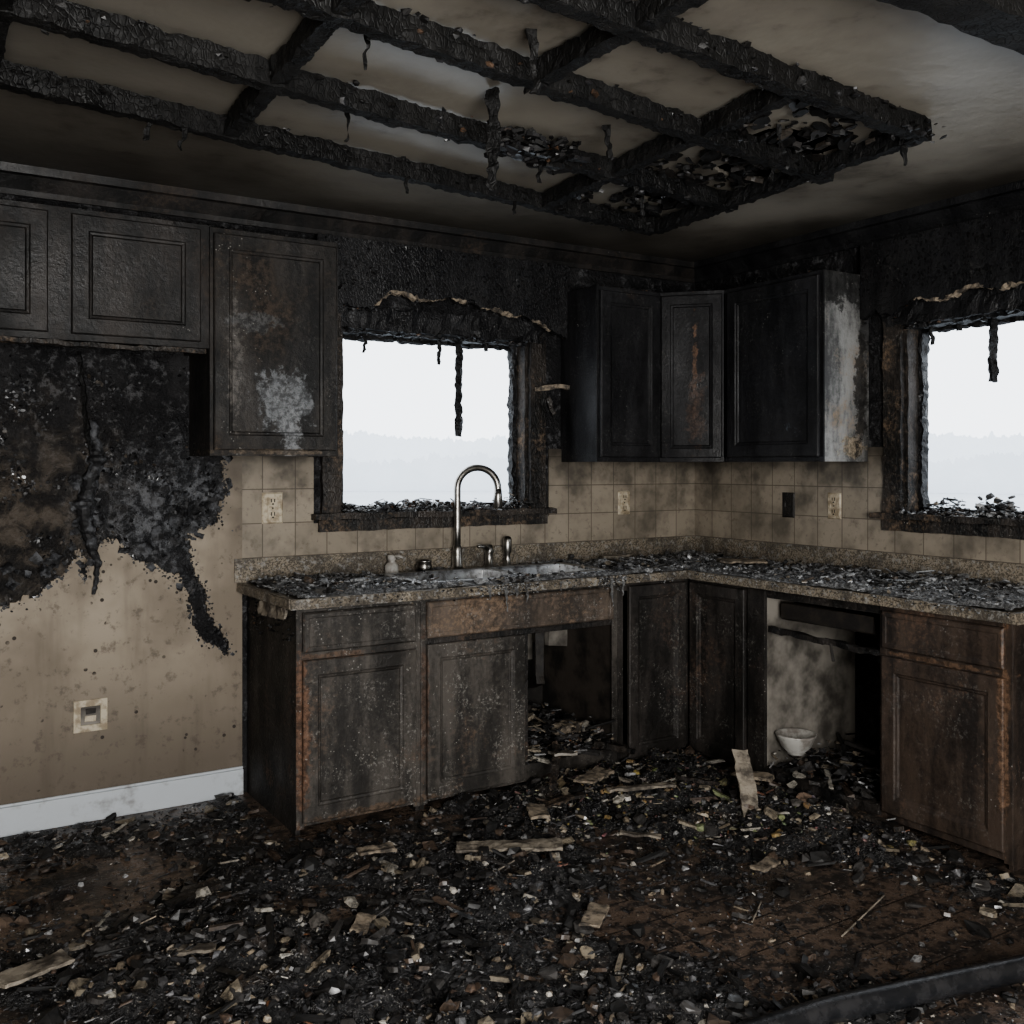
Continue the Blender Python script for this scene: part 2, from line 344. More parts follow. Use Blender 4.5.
MID=[((.014,.014,.015),46),((.045,.044,.046),22),((.12,.12,.125),9),((.28,.28,.28),5),((.24,.20,.15),7),((.09,.062,.046),8),((.22,.11,.06),.8),((.40,.375,.33),3.2)]
BIG=[((.014,.014,.014),46),((.055,.052,.050),24),((.085,.062,.047),14),((.22,.19,.145),9),((.32,.30,.26),5)]
LITE=[((.42,.40,.36),3),((.29,.25,.19),3),((.24,.24,.24),2),((.12,.11,.10),3)]
ASH=[((.015,.015,.015),24),((.08,.08,.082),24),((.24,.245,.25),28),((.42,.43,.44),14),((.22,.19,.15),7),((.08,.06,.045),4)]
def pick(T):
    t=U(0,sum(w for _,w in T))
    for c,w in T:
        t-=w
        if t<=0: break
    k=U(.7,1.25); return tuple(x*k for x in c)
BLK=[((.008,.008,.008),60),((.022,.022,.024),30),((.06,.06,.06),5),((.09,.055,.035),4)]

# ------------------------------------------------------------ room shell
H=2.44; XL=-4.9; YF=-5.5; T=.14
W1=(-2.07,-1.09,1.14,1.95); W2=(-2.30,-1.32,1.14,1.96)
b=MB(); b.box((XL-T,YF-T,-.12),(T,T,0),'floor'); b.fin('floor')
b=MB(); x0,x1,z0,z1=W1
b.box((XL-T,0,0),(x0,T,H),'wallchar'); b.box((x1,0,0),(T,T,H),'wallchar'); b.box((x0,0,0),(x1,T,z0),'wallchar'); b.box((x0,0,z1),(x1,T,H),'wallchar'); b.fin('wall_back')
b=MB(); y0,y1,z0,z1=W2
b.box((0,0,0),(T,y1,H),'wallchar'); b.box((0,y0,0),(T,-3.0,H),'wallchar'); b.box((0,y0,0),(T,y1,z0),'wallchar'); b.box((0,y0,z1),(T,y1,H),'wallchar')
b.box((0,-3.0,0),(T,YF-T,H),'paint'); b.fin('wall_right')
b=MB(); b.box((XL-T,0,0),(XL,YF-T,H),'paint'); b.fin('wall_left')
DX0,DX1,DZ=-4.5,-2.3,2.1  # unseen rear opening and its door frame, added to let sky light in
b=MB(); b.box((XL,YF-T,0),(DX0,YF,H),'paint'); b.box((DX1,YF-T,0),(0,YF,H),'paint'); b.box((DX0,YF-T,DZ),(DX1,YF,H),'paint'); b.fin('wall_front')
b=MB()
for x in (DX0,DX1-.06,(DX0+DX1)/2-.03): b.box((x,YF-.09,0),(x+.06,YF-.02,DZ),'white')
b.box((DX0,YF-.09,DZ-.06),(DX1,YF-.02,DZ),'white'); b.box((DX0,YF-.09,0),(DX1,YF-.02,.06),'white'); b.fin('added_door_frame',bevel=.004)

def gridy(x,i): return (-.682-.475*i)+(.152 if i<3 else .10)*(x+.87)
def hole(x,y):
    n=noise.fractal(V((x*3,y*3,1)),1,2,4)*.35+noise.noise(V((x*14,y*14,4)))*.12
    v=9
    for cx,cy,rx,ry in ((-1.12,-1.74,.20,.12),(-1.12,-1.0,.16,.09),(-1.05,-1.4,.13,.07)):
        v=min(v,math.hypot((x-cx)/rx,(y-cy)/ry))
    return v+n<1
b=MB(); st=.0125; vs=[];ids={};fs=[]
X0,X1,Y0,Y1=-1.6,-.8,-2.1,-.7
for i in range(int((X1-X0)/st)+1):
    for j in range(int((Y1-Y0)/st)+1):
        ids[i,j]=len(vs); x=X0+i*st;y=Y0+j*st; vs.append((x,y,H))
for i in range(int((X1-X0)/st)):
    for j in range(int((Y1-Y0)/st)):
        if not hole(X0+(i+.5)*st,Y0+(j+.5)*st): fs.append((ids[i,j],ids[i,j+1],ids[i+1,j+1],ids[i+1,j]))
b.add(vs,fs,'ceil')
ex=X0+int((X1-X0)/st)*st; ey=Y0+int((Y1-Y0)/st)*st
def q(xa,xb,ya,yb): b.add([(xa,ya,H),(xa,yb,H),(xb,yb,H),(xb,ya,H)],[(0,1,2,3)],'ceil')
q(XL-T,X0,YF-T,T);q(ex,T,YF-T,T);q(X0,ex,YF-T,Y0);q(X0,ex,ey,T)
cob=b.fin('ceiling'); sm=cob.modifiers.new('s','SOLIDIFY'); sm.thickness=.012; sm.offset=-1
b=MB(); b.box((XL-T,YF-T,2.75),(T,T,2.8),'beam')
for i in range(9): b.box((-4.6+i*.5,YF,2.60),(-4.56+i*.5,0,2.74),'beam')
b.box((XL-T,YF-T,2.46),(XL-.1,T,2.75),'beam'); b.box((T-.04,YF-T,2.46),(T,T,2.75),'beam')
b.box((XL-T,T-.04,2.46),(T,T,2.75),'beam'); b.box((XL-T,YF-T,2.46),(T,YF-T+.04,2.75),'beam'); b.fin('attic_joists',parent=cob)

# ceiling lattice
b=MB(); Z=2.400
for i in range(4):
    b.sweep([(-4.1 if i<3 else -3.9,gridy(-4.1,i),Z),(-2.5,gridy(-2.5,i),Z-.008),(-.87 if i<3 else -.98,gridy(-.9,i),Z)],.050,.064,'beam',amp=.0065,fsc=45,step=.012,n=4)
for xa,xb,i0,i1 in ((-3.52,-3.55,-.1,3.2),(-2.84,-2.90,0,3.1),(-2.27,-2.24,2,4.0),(-1.53,-1.62,0,3),(-.87,-1.0,0,3)):
    ya=-.682-.475*i0+.152*(xa+.87); yb=-.682-.475*i1+.14*(xb+.87)
    b.sweep([(xa,ya,Z-.004),(xb,yb,Z-.004)],.046,.056,'beam',amp=.0065,fsc=45,step=.012,n=4)
for x,y,l,w in ((-2.27,-1.615,.29,.036),(-2.39,-2.01,.16,.024),(-1.81,-1.56,.13,.022),(-3.0,-1.02,.14,.016),(-1.2,-1.68,.12,.02),(-2.2,-.90,.12,.014),(-3.1,-1.0,.12,.016),(-1.45,-1.25,.12,.02),(-2.6,-1.32,.12,.012),(-1.0,-2.05,.12,.016),(-1.7,-.84,.12,.014),(-1.25,-1.05,.12,.014),(-1.9,-1.3,.14,.02),(-1.35,-1.85,.11,.012),(-2.75,-1.8,.1,.012)):
    b.sweep([(x,y,2.43),(x+.012,y+.005,2.43-l*.5),(x+.002,y,2.43-l)],w,w*.6,'beam',amp=.012,fsc=35,step=.008,taper=lambda t:1-.35*t)
for i in range(160):
    x=U(-2.1,-1.80); b.chunk((x,gridy(x,1)-.02+U(-.08,.06),2.40+U(-.05,.02)),U(.02,.08),'shard',pick(BLK))
for i in range(900):
    x=U(-3.6,-.9); g=random.choice((0,1,2,3)); sd=random.choice((-1,1))
    b.chunk((x,gridy(x,g)+sd*.028+U(-.006,.006),2.40+U(-.04,.03)),U(.008,.028),random.choice(('lump','shard')),pick(BLK))
for i in range(320):
    x=U(-1.5,-.92); g=U(.05,2.9); b.chunk((x,-.682-.475*g+.152*(x+.87),2.428+U(-.01,.005)),U(.015,.08),'shard',pick([((.008,.008,.008),6),((.025,.022,.02),2),((.07,.06,.05),.3)]))
b.fin('charred_ceiling_lattice')
b=MB(); b.sweep([(XL,-2.79,2.375),(-.0,-2.79,2.375)],.11,.12,'beam',amp=.006,step=.04)
b.sweep([(XL,-2.88,2.415),(-.0,-2.88,2.415)],.06,.05,'casing',amp=.006,step=.04); b.fin('ceiling_beam')

def crown(name,axis):
    b=MB(); prof=[(0,2.34),(.012,2.34),(.016,2.36),(.05,2.405),(.065,2.41),(.07,2.439),(0,2.439)]
    n=len(prof); vs=[]
    for e in ((XL,0) if axis=='x' else (YF,0)):
        for d,z in prof:
            vs.append((e if e else -d,-d,z) if axis=='x' else (-d,e if e else -d,z))
    fs=[(i,(i+1)%n,(i+1)%n+n,i+n) for i in range(n)]; b.add(vs,fs,'up_f' if axis=='x' else 'black'); b.fin(name)
crown('trim_1','x'); crown('trim_2','y')

# damaged wallpaper sheet
path=[(XL-.1,1.0),(-4.3,.9),(-3.8,.95),(-3.39,.83),(-3.29,.852),(-3.19,.94),(-3.12,1.03),(-3.10,.90),(-3.08,1.045),(-3.01,1.08),(-2.94,1.0),(-2.83,.945),(-2.75,.895),(-2.71,.77),(-2.67,.645),(-2.56,.575),(-2.55,.635),(-2.62,.70),(-2.65,.845),(-2.71,.965),(-2.715,1.068),(-2.61,1.125),(-2.565,1.27),(-2.575,1.37),(-2.57,1.85)]
PP=path+[(-2.57,2.0),(XL-.1,2.0)]
def inside(x,z):
    c=False; j=len(PP)-1
    for i in range(len(PP)):
        if (PP[i][1]>z)!=(PP[j][1]>z) and x<(PP[j][0]-PP[i][0])*(z-PP[i][1])/(PP[j][1]-PP[i][1])+PP[i][0]: c=not c
        j=i
    return c
def warp(x,z):
    return noise.noise_vector(V((x*80,z*80,0)))*.008+noise.noise_vector(V((x*35,z*35,0)))*.011+noise.noise_vector(V((x*12,z*12,5)))*.020
st=.0055; SX0,SX1,SZ0,SZ1=-3.70,-2.50,.50,1.85
vs=[];fs=[];ids={}; edge=[]
nx=int(round((SX1-SX0)/st)); nz=int(round((SZ1-SZ0)/st)); keep=[[False]*nz for _ in range(nx)]
for i in range(nx):
    for j in range(nz):
        x=SX0+(i+.5)*st; z=SZ0+(j+.5)*st
        if x>-2.535: keep[i][j]=True; continue
        if z>1.5 and x<-2.62: continue
        o=warp(x,z); keep[i][j]=not inside(x+o.x,z+o.y)
def vid(i,j):
    if (i,j) not in ids: ids[i,j]=len(vs); vs.append((SX0+i*st,-.014,SZ0+j*st))
    return ids[i,j]
for i in range(nx):
    for j in range(nz):
        if keep[i][j]: fs.append((vid(i,j),vid(i+1,j),vid(i+1,j+1),vid(i,j+1)))
        if 0<i<nx-1 and 0<j<nz-1 and keep[i][j] and not(keep[i-1][j] and keep[i+1][j] and keep[i][j-1] and keep[i][j+1]): edge.append((SX0+(i+.5)*st,SZ0+(j+.5)*st))
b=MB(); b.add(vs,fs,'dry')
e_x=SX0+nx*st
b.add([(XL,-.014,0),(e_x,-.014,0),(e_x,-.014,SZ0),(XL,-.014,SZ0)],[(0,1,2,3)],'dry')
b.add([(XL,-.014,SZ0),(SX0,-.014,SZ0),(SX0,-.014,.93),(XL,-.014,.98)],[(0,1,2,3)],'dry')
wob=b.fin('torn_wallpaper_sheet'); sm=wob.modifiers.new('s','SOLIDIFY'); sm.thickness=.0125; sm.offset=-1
b=MB()
vr=lambda:Matrix.Rotation(1.57+U(-.35,.35),3,'X')@Matrix.Rotation(U(0,6),3,'Z')
flat=lambda:Matrix.Rotation(1.57+U(-.12,.12),3,'X')@Matrix.Rotation(U(0,6),3,'Z')
DF=[((.007,.007,.008),5),((.022,.023,.025),3),((.055,.058,.064),1.2),((.06,.05,.04),.5)]
for x,z in edge:
    if R()<.8: b.chunk((x+random.gauss(0,.009),-.0145,z+random.gauss(0,.009)),U(.004,.016),'shard',pick(DF),rot=flat())
    if R()<.06: b.chunk((x+random.gauss(0,.05),-.0145,z-abs(random.gauss(0,.05))),U(.004,.012),'shard',pick(DF),rot=flat())
    if R()<.035: b.curl((x+random.gauss(0,.006),-.0145,z+random.gauss(0,.006)),U(.015,.045),'curl' if R()<.75 else 'dry',U(0,6.28),U(.6,2.0))
for cx,cz,sx,sz_,n in ((-2.68,1.16,.06,.07,46),(-3.09,1.16,.03,.12,30),(-2.80,1.08,.07,.06,20),(-3.30,.95,.07,.05,14),(-2.60,1.32,.02,.06,12)):
    for i in range(n):
        x=cx+random.gauss(0,sx);z=cz+random.gauss(0,sz_)
        if inside(x,z): b.curl((x,-.006,z),U(.02,.06),'curl',U(0,6.28),U(.4,1.6))
n=0
while n<5200:
    x=U(-3.55,-2.55); z=U(.6,1.75)
    if not inside(x,z): continue
    n+=1
    if noise.fractal(V((x*4,z*4,3)),1,2,3)+.4*math.exp(-((x+2.72)**2+(z-1.13)**2)/.03)<U(-.05,.5): continue
    b.chunk((x,-.004,z),U(.004,.020),random.choice(('shard','shard','lump')),pick(DF),rot=vr())
vs=[];fs=[];m=60
for i in range(m+1):
    t=i/m; z=1.52-.66*t; cx=-3.085+.022*math.sin(t*9)+.012*noise.noise(V((t*14,0,0))); w=(.010+.030*math.sin(min(1,t*1.15)*math.pi)**.8)*(.7+.6*abs(noise.noise(V((t*20,5,0)))))
    if isinstance(w,complex): w=.01
    for j in range(7):
        a=-1.5+3.0*j/6; r=w
        vs.append((cx+math.sin(a)*r+.006*noise.noise(V((t*40,j,2))),-.030-math.cos(a)*r*.9,z))
for i in range(m):
    for j in range(6): a=i*7+j; fs.append((a,a+1,a+8,a+7))
b.add(vs,fs,'curl')
b.sweep([(-3.13,-.02,1.78),(-3.10,-.03,1.5),(-3.07,-.02,1.25)],.014,.008,'beam',amp=.010,step=.01)
b.fin('char_flakes',parent=wob)
b=MB(); b.box((XL,-.03,.0),(-2.50,-.0145,.105),'white'); b.box((XL,-.025,.105),(-2.50,-.0145,.115),'white'); b.fin('baseboard_back',bevel=.003)

b=MB(); z0,z1=.965,1.43
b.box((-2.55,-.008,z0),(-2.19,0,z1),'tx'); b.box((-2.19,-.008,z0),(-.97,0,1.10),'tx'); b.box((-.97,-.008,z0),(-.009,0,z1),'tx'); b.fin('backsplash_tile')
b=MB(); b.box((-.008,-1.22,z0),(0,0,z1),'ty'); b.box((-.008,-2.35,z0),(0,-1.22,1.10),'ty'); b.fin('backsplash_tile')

# windows
def window(fr,w0,w1,z0,z1):
    b=MB(); up=fr(V((0,1,0)))-fr(V((0,0,0)))
    def sw(p,w,h,k,**kw): b.sweep([fr(V(x)) for x in p],w,h,k,**kw)
    for u in (w0-.045,w1+.045): sw([(u,.012,z0-.03),(u,.012,z1+.06)],.09,.028,'casing',amp=.005,up=up,step=.015)
    sw([(w0-.09,.012,z1+.045),(w1+.09,.012,z1+.045)],.03,.10,'black',amp=.012)
    for u in (w0+.008,w1-.008): sw([(u,-.07,z0),(u,-.07,z1)],.02,.14,'casing',amp=.004,up=up)
    sw([(w0,-.07,z1-.008),(w1,-.07,z1-.008)],.14,.02,'black',amp=.009,fsc=35,step=.015)
    for u in (w0+.025,w1-.028): sw([(u,-.09,z0),(u,-.09,z1)],.03,.04,'black',amp=.010,fsc=40,up=up,step=.012)
    sw([(w0,-.09,z1-.022),(w1,-.09,z1-.022)],.035,.025,'beam',amp=.010,fsc=40,step=.012)
    sw([(w0,-.09,z0+.012),(w1,-.09,z0+.012)],.035,.025,'beam',amp=.007)
    sw([(w0-.13,-.02,z0-.012),(w1+.13,-.02,z0-.012)],.17,.026,'casing',amp=.004)
    sw([(w0-.10,.012,z0-.052),(w1+.10,.012,z0-.052)],.022,.05,'casing',amp=.003)
    for i in range(1900):
        u=U(w0,w1); g=.8+1.2*noise.noise(V((u*9,2,1)))
        b.chunk(fr(V((u,U(-.12,.05),z0+U(.0,.055)*g*R()))),U(.006,.02) if R()<.85 else U(.02,.04),random.choice(('lump','lump','shard','stick')),pick(ASH if R()<.4 else BLK))
    for i in range(420): b.chunk(fr(V((U(w0,w1),U(-.13,.03),z1-U(0,.03)*R()))),U(.008,.028),random.choice(('lump','shard')),pick(BLK))
    for i in range(160): b.chunk(fr(V((random.choice((w0+.03,w1-.035)),-.08,U(z0,z1)))),U(.008,.022),'lump',pick(BLK))
    return b
frB=lambda q:V((q[0],-q[1],q[2])); frR=lambda q:V((-q[1],-q[0],q[2]))
b=window(frB,*W1)
for x,l,w in ((-1.45,.47,.030),(-1.55,.13,.012),(-1.93,.10,.012),(-1.30,.05,.014),(-1.75,.04,.012)):
    b.sweep([(x,.05,1.95),(x+.005,.05,1.95-l*.5),(x,.05,1.95-l)],w,w,'beam',amp=.010,step=.008,n=2,fsc=45)
b.sweep([(-1.07,-.03,1.72),(-.96,-.06,1.735),(-.90,-.08,1.73)],.026,.022,'tan',amp=.006,step=.01)
b.sweep([(-1.0,-.03,1.69),(-.97,-.05,1.60)],.02,.02,'casing',amp=.008,step=.01)
b.fin('window_1')
b=window(frR,1.32,2.30,W2[2],W2[3])
for y,l,w in ((-1.70,.26,.026),(-1.42,.08,.012),(-1.55,.04,.02),(-2.0,.1,.02)):
    b.sweep([(.05,y,1.95),(.05,y,1.95-l)],w,w,'beam',amp=.009,step=.008,n=2,fsc=45)
for i in range(70): b.chunk((-.02+U(-.03,.06),-1.75+random.gauss(0,.035),1.15+abs(random.gauss(0,.03))),U(.015,.035),'lump',pick(BLK if R()<.6 else ASH))
b.fin('window_2')

def valance(name,low,ztop,to3,k='black'):
    b=MB(); lp=[]
    for (xa,za),(xb,zb) in zip(low,low[1:]):
        n=max(2,int(abs(xb-xa)/.006))
        for i in range(n):
            t=i/n;x=xa+(xb-xa)*t;z=za+(zb-za)*t; lp.append((x,z+noise.noise(V((x*22,0,3)))*.014+noise.noise(V((x*75,0,3)))*.009))
    lp.append(low[-1])
    b.poly([(low[0][0],ztop)]+lp+[(low[-1][0],ztop)],to3,.03,k)
    m=len(lp)
    for a,e in ((.2,.48),(.50,.58),(.62,.80),(.84,.93)):
        seg=lp[int(a*m):int(e*m):2]
        if len(seg)>3: b.sweep([to3(x,z-.003,.006) for x,z in seg],.016,.014,'tan',amp=.010,fsc=50,step=.008,n=2,taper=lambda t:.25+1.0*math.sin(t*3.14))
    for x,z in lp:
        if R()<.6:b.chunk(to3(x,z-U(0,.015),U(0,.03)),U(.006,.02),'lump',pick(BLK))
    for i in range(1000):
        x=U(low[0][0],low[-1][0]); b.chunk(to3(x,U(2.10,ztop),0),U(.006,.02),'shard',pick([((.006,.006,.007),5),((.016,.017,.020),2)]),rot=vr())
    b.fin(name)
valance('burnt_valance',[(-2.195,2.0),(-2.06,2.04),(-1.95,2.03),(-1.85,2.12),(-1.65,2.09),(-1.55,2.12),(-1.44,2.095),(-1.25,2.07),(-1.11,2.055),(-1.0,2.01),(-.90,1.97)],2.33,lambda x,z,d:V((x,-.065+d,z)))
valance('burnt_valance',[(1.14,2.0),(1.22,2.03),(1.30,2.0),(1.42,2.06),(1.55,2.03),(1.66,2.07),(1.8,2.04),(2.0,2.07),(2.2,2.03),(2.45,2.0)],2.33,lambda x,z,d:V((-.065+d,-x,z)))

# ------------------------------------------------------------ upper cabinets
def upper(fr,w,z0,z1,doors,k,kside,depth=.30):
    b=MB(); t=.018
    b.box((0,-depth,z0),(t,0,z1),kside,fr); b.box((w-t,-depth,z0),(w,0,z1),kside,fr)
    b.box((t,-depth,z0+.02),(w-t,0,z0+.036),'inner',fr); b.box((t,-depth,z1-t),(w-t,0,z1),k,fr)
    b.box((t,-depth+.002,z0+.04),(w-t,-depth+.01,z1-t),'inner',fr)
    b.box((0,.0005,z0),(.04,.008,z1),k,fr); b.box((w-.04,.0005,z0),(w,.008,z1),k,fr)
    b.box((.04,.0005,z0),(w-.04,.008,z0+.035),k,fr); b.box((.04,.0005,z1-.04),(w-.04,.008,z1),k,fr)
    for (a0,a1),(c0,c1) in zip(doors,doors[1:]): b.box((a1-.02,.0005,z0+.035),(c0+.02,.008,z1-.04),k,fr)
    for d0,d1 in doors:
        ff=lambda q,fr=fr:fr(V((q[0],q[1]+.009,q[2])))
        b.door(ff,d0,d1,z0+.022,z1-.022,k)
    for i in range(int(w*90)): b.chunk(fr(V((U(0,w),U(-.02,.0),z1+.006))),U(.008,.02),'lump',pick(BLK))
    return b
b=upper(BK(-3.86,-.29),1.145,1.787,2.25,[(.09,.59),(.665,1.11)],'up_f','up_f',.29)
b.sweep([(-3.8,-.30,1.775),(-2.73,-.30,1.775)],.03,.016,'casing',amp=.006); b.fin('upper_cabinet',bevel=.0015)
b=upper(BK(-2.712,-.29),.512,1.385,2.245,[(.012,.50)],'up_l','up_l',.29); b.fin('upper_cabinet',bevel=.0015)
b=upper(BK(-.895,-.29),.385,1.365,2.20,[(.012,.378)],'up_r','up_r',.29); b.fin('upper_cabinet',bevel=.0015)
A=V((-.508,-.30,0));B=V((-.30,-.53,0)); Ud=(B-A).normalized(); Nd=V((Ud.y,-Ud.x,0))
if Nd.dot(V((-1,-1,0)))<0: Nd=-Nd
frD=lambda q:A+Ud*q[0]+Nd*q[1]+V((0,0,q[2])); wd=(B-A).length
b=MB()
pent=[(-.508,-.001),(-.508,-.30),(-.30,-.53),(-.001,-.53),(-.001,-.001)]
n=5
for za,zb in ((1.365,1.39),(2.18,2.20)):
    vs=[(x,y,za) for x,y in pent]+[(x,y,zb) for x,y in pent]
    b.add(vs,[(4,3,2,1,0),(5,6,7,8,9)]+[(i,(i+1)%n,(i+1)%n+n,i+n) for i in range(n)],'up_r')
b.box((0,-.01,1.39),(wd,.0,2.18),'up_r',frD); b.door(lambda q:frD(V((q[0],q[1]+.001,q[2]))),.008,wd-.008,1.385,2.18,'up_r',st=.045)
b.fin('corner_upper_cabinet',bevel=.0015)
b=upper(RT(-.535,-.29),.60,1.365,2.20,[(.03,.585)],'up_r','up_end',.29); b.fin('upper_cabinet',bevel=.0015)

# ------------------------------------------------------------ base cabinets
def carc(b,fr,w,k,ks0,ks1,inner='inner',depth=.565,floorz=.10):
    t=.018; z1=.828
    b.box((0,-depth,0),(t,0,z1),ks0,fr); b.box((w-t,-depth,0),(w,0,z1),ks1,fr)
    b.box((t,-depth,floorz-.02),(w-t,-.005,floorz),inner,fr); b.box((t,-depth,floorz),(w-t,-depth+.008,z1),inner,fr)
    b.box((0,.0005,0.02),(.03,.008,z1),k,fr); b.box((w-.03,.0005,0.02),(w,.008,z1),k,fr)
    b.box((.03,.0005,.79),(w-.03,.008,z1),k,fr); b.box((.03,.0005,.03),(w-.03,.008,.10),k,fr)
off=lambda fr:(lambda q:fr(V((q[0],q[1]+.009,q[2]))))
F=BK(-2.48); b=MB(); carc(b,F,.505,'base_l','side_l','side_l'); b.box((.03,.0005,.635),(.475,.008,.665),'base_l',F)
b.slabfront(off(F),.02,.478,.665,.812,'base_l'); b.door(off(F),.02,.478,.045,.637,'base_l')
for i in range(120): b.chunk(F(V((-.004,U(-.5,0),U(.68,.82)))),U(.006,.02),'lump',pick(BLK))
b.sweep([(-2.487,-.5,.80),(-2.487,-.2,.79)],.012,.05,'plank',amp=.010)
b.fin('base_cabinet',bevel=.0015)
F=BK(-1.973); b=MB(); carc(b,F,.973,'base_l','inner','inner')
b.box((.03,.0005,.645),(.943,.008,.67),'side_l',F); b.box((.475,.0005,.1),(.50,.008,.645),'side_l',F)
b.slabfront(off(F),.02,.94,.672,.815,'sinkrail'); b.door(off(F),.02,.475,.045,.648,'base_l')
b.box((.62,-.545,.42),(.86,-.50,.66),'pale',F,.01); b.box((.86,-.53,.50),(.95,-.35,.66),'pale',F,.012)
b.sweep([F(V((.80,-.35,.65))),F(V((.80,-.35,.35))),F(V((.84,-.50,.30)))],.04,.04,'dark',amp=.003)
b.fin('sink_base_cabinet',bevel=.0015)
F=BK(-.998); b=MB(); carc(b,F,.418,'base_c','inner','base_c'); b.door(off(F),.05,.385,.045,.812,'base_c',st=.05); b.fin('base_cabinet',bevel=.0015)
F=RT(-.60); b=MB(); carc(b,F,.475,'base_c','inner','pale'); b.door(off(F),.02,.365,.045,.812,'base_c',st=.05); b.box((.375,.0088,.03),(.475,.016,.82),'base_c',F); b.fin('base_cabinet',bevel=.0015)
F=RT(-1.078); b=MB()
b.box((.0,-.03,.79),(.565,.006,.826),'side_l',F,.003); b.sweep([F(V((.0,-.01,.655))),F(V((.3,-.01,.645))),F(V((.57,-.01,.64)))],.022,.024,'side_l',amp=.008)
b.box((.04,-.5,.70),(.50,-.04,.705),'dark',F,.006); b.box((.04,-.05,.705),(.50,-.04,.77),'dark',F,.004); b.box((.04,-.5,.705),(.045,-.04,.76),'dark',F,.004)
b.sweep([F(V((.33,.0,.64))),F(V((.36,.02,.58)))],.010,.006,'dark',amp=.004)
b.sweep([F(V((0,-.0,.05))),F(V((.3,.02,.06))),F(V((.57,0,.05)))],.05,.05,'side_l',amp=.012)
b.fin('gutted_dishwasher_bay')
F=RT(-1.645); b=MB(); carc(b,F,.52,'base_r','side_l','base_r'); b.box((.03,.0005,.635),(.49,.008,.665),'base_r',F)
b.slabfront(off(F),.02,.50,.668,.808,'base_r'); b.door(off(F),.02,.50,.06,.640,'base_r'); b.fin('base_cabinet',bevel=.0015)

# ------------------------------------------------------------ countertop
b=MB(); za,zb=.83,.868; SX=(-1.93,-1.0); SY=(-.53,-.15)
for a,c in (((-2.52,-.64),(SX[0],0)),((SX[1],-.64),(0,0)),((SX[0],-.64),(SX[1],SY[0])),((SX[0],SY[1]),(SX[1],0)),((-.64,-2.215),(0,-.64))):
    b.box((a[0],a[1],za),(c[0],c[1],zb),'gran')
b.sweep([(-2.52,-.64,.85),(-.645,-.64,.85)],.012,.034,'gran',amp=.004,step=.015,n=4)
b.sweep([(-.64,-.645,.85),(-.64,-2.21,.85)],.012,.034,'gran',amp=.004,step=.015,n=4)
b.sweep([(-2.52,-.635,.85),(-2.52,-.01,.85)],.012,.034,'gran',amp=.004,step=.015,n=4)
b.box((-2.535,-.022,.868),(-.022,-.0085,.965),'gran'); b.box((-.022,-2.215,.868),(-.0085,-.0085,.965),'gran')
b.fin('granite_countertop')
b=MB(); x0,x1=SX; y0,y1=SY; zr=.872
xm=(x0+x1)/2+.04
for a,c in (((x0-.015,y0-.015),(x0+.02,y1+.015)),((x1-.02,y0-.015),(x1+.015,y1+.015)),((x0+.02,y0-.015),(x1-.02,y0+.02)),((x0+.02,y1-.02),(x1-.02,y1+.015)),((xm-.02,y0+.02),(xm+.02,y1-.02))):
    b.box((a[0],a[1],.8685),(c[0],c[1],zr+.010),'steel')
for xa,xb in ((x0+.02,xm-.02),(xm+.02,x1-.02)):
    ya,yb=y0+.02,y1-.02; zb_=.72; i=.02
    top=[(xa,ya,zr),(xb,ya,zr),(xb,yb,zr),(xa,yb,zr)]; bot=[(xa+i,ya+i,zb_),(xb-i,ya+i,zb_),(xb-i,yb-i,zb_),(xa+i,yb-i,zb_)]
    b.add(top+bot,[(0,4,5,1),(1,5,6,2),(2,6,7,3),(3,7,4,0),(4,7,6,5)],'steel')
    b.lathe(((xa+xb)/2,(ya+yb)/2,zb_+.001),[(.045,.002),(.03,.003),(.028,-.002),(.001,-.002)],'dark')
b.fin('kitchen_sink',bevel=.003)
b=MB(); c=V((-1.53,-.085,.868)); d=V((.72,-.69,0)).normalized(); r=.095
pts=[c+V((0,0,.04)),c+V((0,0,.2)),c+V((0,0,.375))]
for i in range(1,17):
    a=math.pi*i/16; pts.append(c+V((0,0,.375))+d*(r-r*math.cos(a))+V((0,0,r*math.sin(a))))
pts.append(pts[-1]+V((0,0,-.03)))
b.tube(pts,.0155,'fauc',18); e=pts[-1]
b.tube([e+V((0,0,.03)),e,e+V((0,0,-.055)),e+V((0,0,-.06))],[.016,.019,.021,.016],'fauc',18)
b.lathe(c,[(0.0,0.0005),(.036,.0005),(.036,.008),(.029,.014),(.024,.02),(.022,.09),(.019,.11),(.0155,.115)],'fauc')
b.fin('gooseneck_faucet',smooth=True)
b=MB()
c=V((-1.36,-.085,.868)); b.lathe(c,[(0,.0005),(.027,.0005),(.027,.01),(.02,.016),(.018,.07),(.022,.08),(.014,.11),(0,.112)],'fauc',20)
b.tube([c+V((0,0,.08)),c+V((-.04,-.03,.105)),c+V((-.09,-.05,.11))],[.011,.009,.007],'fauc',12); b.fin('faucet_handle',smooth=True)
b=MB(); c=V((-1.26,-.085,.868)); b.lathe(c,[(0,.0005),(.024,.0005),(.024,.012),(.016,.02),(.013,.06),(.02,.075),(.021,.13),(.014,.145),(0,.147)],'fauc',20); b.fin('side_sprayer',smooth=True)
b=MB(); c=V((-1.86,-.085,.868)); b.lathe(c,[(0,.0005),(.028,.0005),(.03,.01),(.03,.04),(.02,.052),(.012,.06),(.018,.066),(.018,.085),(0,.088)],'porc',20)
b.tube([c+V((0,0,.078)),c+V((.02,-.03,.085)),c+V((.03,-.05,.078))],[.006,.006,.005],'porc',10); b.fin('soap_dispenser',smooth=True)
